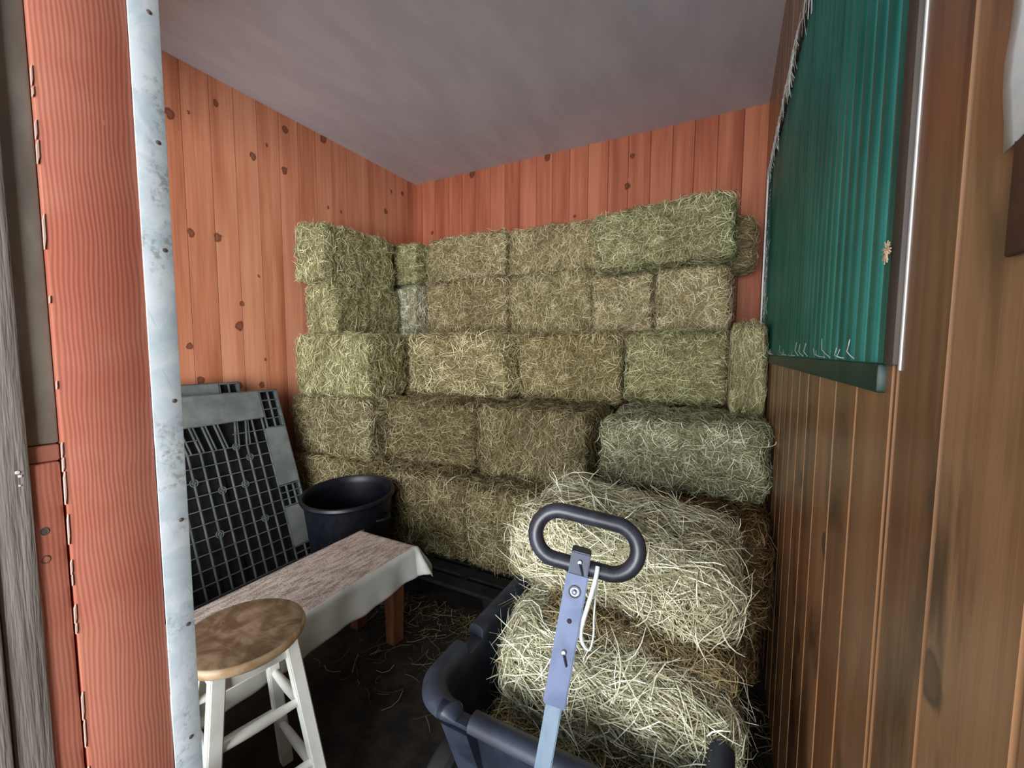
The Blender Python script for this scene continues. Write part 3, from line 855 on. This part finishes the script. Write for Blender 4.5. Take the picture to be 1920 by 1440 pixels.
for (ins, z, lip) in prof:
    lp, fl = rr_loop(ins, max(.03, .12 - ins * .5))
    n0 = len(lp)
    for (x, y), sd in zip(lp, fl):
        if sd and lip:                                  # the rim is cut down to a flat recessed slot
            z2 = .455 + (z - .455) * .3
            if sd == 'front': y = max(y, CY0 + .018)
            elif sd == 'left': x = max(x, CX0 + .018)
            else: x = min(x, CX1 - .018)
            V.append((x, y, z2))
        else: V.append((x, y, z))
for i in range(len(prof) - 1):
    for k in range(n0):
        F.append((i * n0 + k, i * n0 + (k + 1) % n0, (i + 1) * n0 + (k + 1) % n0, (i + 1) * n0 + k))
F.append(tuple(range(n0))[::-1]); F.append(tuple((len(prof) - 1) * n0 + k for k in range(n0)))
tb = rel(mesh_obj('tub', V, F, M_CART, smooth=True), cart)
tb.data.set_sharp_from_angle(angle=math.radians(45))
for (x, w) in ((-.555, .075), (-.10, .075)):           # moulded gusset below each front notch
    rel(MB().hexa([(x - w / 2, CY0 + .10, .22), (x + w / 2, CY0 + .10, .22), (x + w / 2, CY0 + .14, .22), (x - w / 2, CY0 + .14, .22)],
                  [(x - w / 2, CY0 + .012, .452), (x + w / 2, CY0 + .012, .452), (x + w / 2, CY0 + .06, .452), (x - w / 2, CY0 + .06, .452)]).build('gusset', M_CART, smooth=False), cart)
ch = MB()
for x in (-.50, -.16): ch.box((x, 1.22, .150), (.035, .95, .035), bev=.003)
for y in (.80, 1.62): ch.box((-.33, y, .128), (.60, .035, .03), bev=.003)
rel(ch.build('chassis', M_STEEL), cart)
for (x, y) in ((-.655, .88), (-.005, .88), (-.655, 1.62), (-.005, 1.62)):
    Mx = Matrix.Translation((x, y, .131)) @ Matrix.Rotation(PI / 2, 4, 'Y')
    wh = rel(MB().lathe([(.075, -.028), (.115, -.032), (.128, -.02), (.130, 0), (.128, .02), (.115, .032), (.075, .028)], 36, Mx).build('wheel', M_TYRE), cart)
    hb = MB().lathe([(0, -.026), (.03, -.03), (.076, -.02), (.076, .02), (.03, .03), (0, .026)], 28, Mx).build('hub', M_HUB, wh)
    hb.matrix_parent_inverse = Matrix.Identity(4)
# handle: square tube, sleeve, mount block and loop grip
T, B = Vector((-.235, .738, .977)), Vector((-.273, .651, .604))
ua = (T - B).normalized()
side = Vector((.94, .20, -.30)); side = (side - ua * side.dot(ua)).normalized()
nor = side.cross(ua).normalized()                     # faces the viewer side of the pole
if nor.y > 0: nor = -nor
RotH = Matrix((side, ua, -nor)).transposed()          # columns: across, along, away
def hp(a, l, n=0.0): return B + side * a + ua * l + nor * n
LT = (T - B).length
low = Vector((-.315, .600, .20))
def sq(p0, p1, w, d):
    m = MB(); h0 = [p0 + side * sx * w / 2 + nor * sn * d / 2 for sx, sn in ((-1, -1), (1, -1), (1, 1), (-1, 1))]
    h1 = [p1 + side * sx * w / 2 + nor * sn * d / 2 for sx, sn in ((-1, -1), (1, -1), (1, 1), (-1, 1))]
    m.hexa(h0, h1); bmesh.ops.bevel(m.bm, geom=list(m.bm.edges), offset=.0022, segments=2, affect='EDGES')
    return m
pole = rel(sq(hp(0, -.44), hp(0, .30), .030, .030).build('pole', M_STEELLIGHT), cart)
tg = MB().tube([hp(0, -.43), Vector((-.32, .62, .135)), Vector((-.33, .80, .130))], .016, 10)
rel(tg.build('tongue', M_STEEL), cart)
slv = rel(sq(hp(0, .118), hp(0, LT - .030), .041, .041).build('sleeve', M_STEEL), cart)
mnt = rel(sq(hp(0, LT - .031), hp(0, LT + .009), .036, .046).build('grip_mount', mat_noise('dark_mount_plastic', (.05, .06, .095), (.075, .088, .13), 20.0, .5)), cart)
pc = []
Lx, Rr = .051, .046                                    # stadium loop: half straight length and end radius
cz = LT - .022 + Rr
for a in np.linspace(-PI / 2, PI / 2, 22): pc.append((Lx + Rr * math.cos(a), cz + Rr * math.sin(a)))
for a in np.linspace(PI / 2, 3 * PI / 2, 22): pc.append((-Lx + Rr * math.cos(a), cz + Rr * math.sin(a)))
lp2 = []
for i, (a, l) in enumerate(pc):
    nx = pc[(i + 1) % len(pc)]
    lp2.append((a, l))
    if math.hypot(nx[0] - a, nx[1] - l) > .05:
        for k in range(1, 10): lp2.append((a + (nx[0] - a) * k / 10, l + (nx[1] - l) * k / 10))
rel(MB().tube([hp(a + .004, l, -.004) for a, l in lp2], .0148, 16, closed=True).build('loop_grip', M_GRIP), cart)
def bolt(l, r, off, mat=M_BOLT, nm='bolt', a=0.0):
    Mb = Matrix.Translation(hp(a, l, off)) @ Matrix(((side.x, ua.x, nor.x), (side.y, ua.y, nor.y), (side.z, ua.z, nor.z))).to_4x4()
    return rel(MB().lathe([(0, .0045), (r * .7, .004), (r, .0018), (r, -.003)], 18, Mb).build(nm, mat), cart)
def ring(l, r, off, w, mat, nm):
    Mb = Matrix.Translation(hp(0, l, off)) @ Matrix(((side.x, ua.x, nor.x), (side.y, ua.y, nor.y), (side.z, ua.z, nor.z))).to_4x4()
    return rel(MB().lathe([(r - w, .0005), (r - w, .0018), (r, .0018), (r, .0004)], 28, Mb).build(nm, mat), cart)
bolt(LT - .008, .0048, .0232)
bolt(LT - .062, .0030, .0215); ring(LT - .062, .0075, .0206, .0016, M_BOLT, 'washer'); ring(LT - .062, .0115, .0204, .002, M_FRAME, 'washer')
bolt(.215, .0050, .0215)
M_HOLE = mat_noise('dark_hole', (.01, .01, .014), (.02, .02, .025), 20.0, .8)
bolt(LT - .115, .0052, .0178, M_HOLE, 'hole')
for (l0, off) in ((LT - .008, .0255), (.215, .0235)):
    rel(MB().tube([hp(-.001, l0, off), hp(.003, l0 - .008, off + .002), hp(.009, l0 - .022, off - .001)], .0018, 8).build('bolt_pin', M_HOLE), cart)

# cord looped on the grip
ca = hp(.036, cz - Rr, .0)
def cp(a, l, n): return hp(a, l, n)
l0 = cz - Rr
pts = [(.033, l0 + .012, .0130), (.033, l0 - .004, .0185), (.031, l0 - .03, .017), (.027, l0 - .065, .016), (.024, l0 - .09, .014), (.024, l0 - .112, .010), (.030, l0 - .128, .008), (.040, l0 - .138, .006), (.046, l0 - .135, .004),
       (.047, l0 - .11, .002), (.043, l0 - .085, .0), (.040, l0 - .055, -.004), (.038, l0 - .03, -.010), (.037, l0 - .006, -.018), (.036, l0 + .010, -.0225), (.034, l0 + .0165, -.005)]
sm = []
for i in range(len(pts) - 1):
    p0, p1, p2, p3 = (Vector(pts[max(0, min(len(pts) - 1, k))]) for k in (i - 1, i, i + 1, i + 2))
    for t in (0, .25, .5, .75):
        sm.append(.5 * ((2 * p1) + (p2 - p0) * t + (2 * p0 - 5 * p1 + 4 * p2 - p3) * t * t + (3 * p1 - p0 - 3 * p2 + p3) * t ** 3))
rad = [(.0042 if i < 24 else .0018) for i in range(len(sm))]
for i in range(20, 32): rad[i] = .0042 + (.0018 - .0042) * (i - 20) / 12
tag(MB().tube([hp(v.x, v.y, v.z) for v in sm], rad, 8).build('cord', M_CORD), 'white cord loop hanging from the cart loop grip', 'cord')

# ---------------------------------------------------------------- small things on the right wall
V, F = [], []
for i in range(13):
    for j in range(15):
        u, v = i / 12, j / 14
        y = .4575 - u * .19 - .010 * v; z = 1.509 + v * .30 + .012 * u
        x = XR - .0045 - .004 * math.sin(u * 5 + v * 3) ** 2 - .0035 * math.sin(v * 9 + u * 2) ** 2
        V.append((x, y, z))
for i in range(12):
    for j in range(14): F.append((i * 15 + j, (i + 1) * 15 + j, (i + 1) * 15 + j + 1, i * 15 + j + 1))
pp = mesh_obj('paper_sheet', V, F, M_PAPER, smooth=True)
pp.modifiers.new('thick', 'SOLIDIFY').thickness = .0006
tag(pp, 'creased white paper sheet pinned on the brown right wall', 'paper')
sp = MB().box((XR - .003, .428, 1.472), (.005, .030, .085), bev=.0022, seg=3)  # small dark brown block with rounded edges below the paper
tag(sp.build('dark_block', M_DARKBLOCK), 'small dark brown rounded shape on the wall below the white paper sheet', 'strap')

# cobwebs along the window head and far edge
g = np.random.default_rng(12); cw = MB()
def strand(p, q, sag, r):
    p, q = Vector(p), Vector(q); mid = (p + q) / 2 + Vector((-.006, 0, -sag))
    cw.tube([p, p.lerp(mid, .55) - Vector((0, 0, sag * .25)), mid, q.lerp(mid, .55) - Vector((0, 0, sag * .25)), q], r, 5)
for i in range(170):
    y = g.uniform(1.0, 2.9); z = WZ1 - .002
    d1 = g.uniform(.02, .16); dz = -abs(g.normal(0, .05))
    strand((XR - .018 - g.uniform(0, .008), y, z + g.uniform(-.02, .006)), (XR - .008 - g.uniform(0, .014), y + d1, z + dz), g.uniform(.0, .02), g.uniform(.0005, .0015))
for i in range(60):
    z = g.uniform(WZ0, WZ1); y = 2.86 - abs(g.normal(0, .10))
    strand((XR - .017, y, z), (XR - .017, y + g.uniform(-.05, .05), z + g.normal(0, .05)), .004, .0006)
for i in range(26):
    y = g.uniform(.75, 2.8)
    strand((XR - .012, y, WZ0 + .006), (XR - .012, y + g.uniform(.03, .12), WZ0 + .004 + g.uniform(0, .04)), .004, .0006)
tag(cw.build('cobweb', M_WEB), 'dusty white cobwebs along the edges of the green window', 'cobweb', kind='stuff')
# tuft of chaff stuck on the window frame
tf = MB()
for i in range(26):
    a, e = g.uniform(0, 6.28), g.uniform(.004, .016)
    c0 = Vector((XR - .0085, .69, 1.487))
    tf.tube([c0 + Vector((-.001 * g.random(), .004 * g.normal(), .003 * g.normal())), c0 + Vector((-.003, e * .5 * math.cos(a), e * .5 * math.sin(a))), c0 + Vector((-.002, e * 1.2 * math.cos(a) + .004, e * math.sin(a)))], .0007, 5)
tag(tf.build('chaff_tuft', mat_noise('dry_chaff', (.50, .32, .17), (.62, .45, .28), 90.0, .9)), 'small tan tuft of chaff stuck on the window side frame', 'tuft')

# ---------------------------------------------------------------- light
w = bpy.data.worlds.new('daylight'); SC.world = w; w.use_nodes = True
bg = w.node_tree.nodes['Background']; bg.inputs[0].default_value = (.74, .86, 1.0, 1); bg.inputs[1].default_value = 1.0
def area(name, loc, target, sx, sy, power, col):
    l = bpy.data.lights.new(name, 'AREA'); l.shape = 'RECTANGLE'; l.size = sx; l.size_y = sy; l.energy = power; l.color = col
    o = bpy.data.objects.new(name, l); COL.objects.link(o)
    o.location = loc; o.rotation_euler = (Vector(target) - Vector(loc)).to_track_quat('-Z', 'Y').to_euler()
    return o
area('barn_doorway_daylight', (.5, -3.3, 1.25), (-1.4, 2.6, 1.6), 4.4, 2.3, 480, (.94, .97, 1.0))

SC.view_settings.view_transform = 'Standard'; SC.view_settings.look = 'None'
SC.view_settings.gamma = 1.0; SC.view_settings.use_curve_mapping = False
SC.view_settings.exposure = 0.25
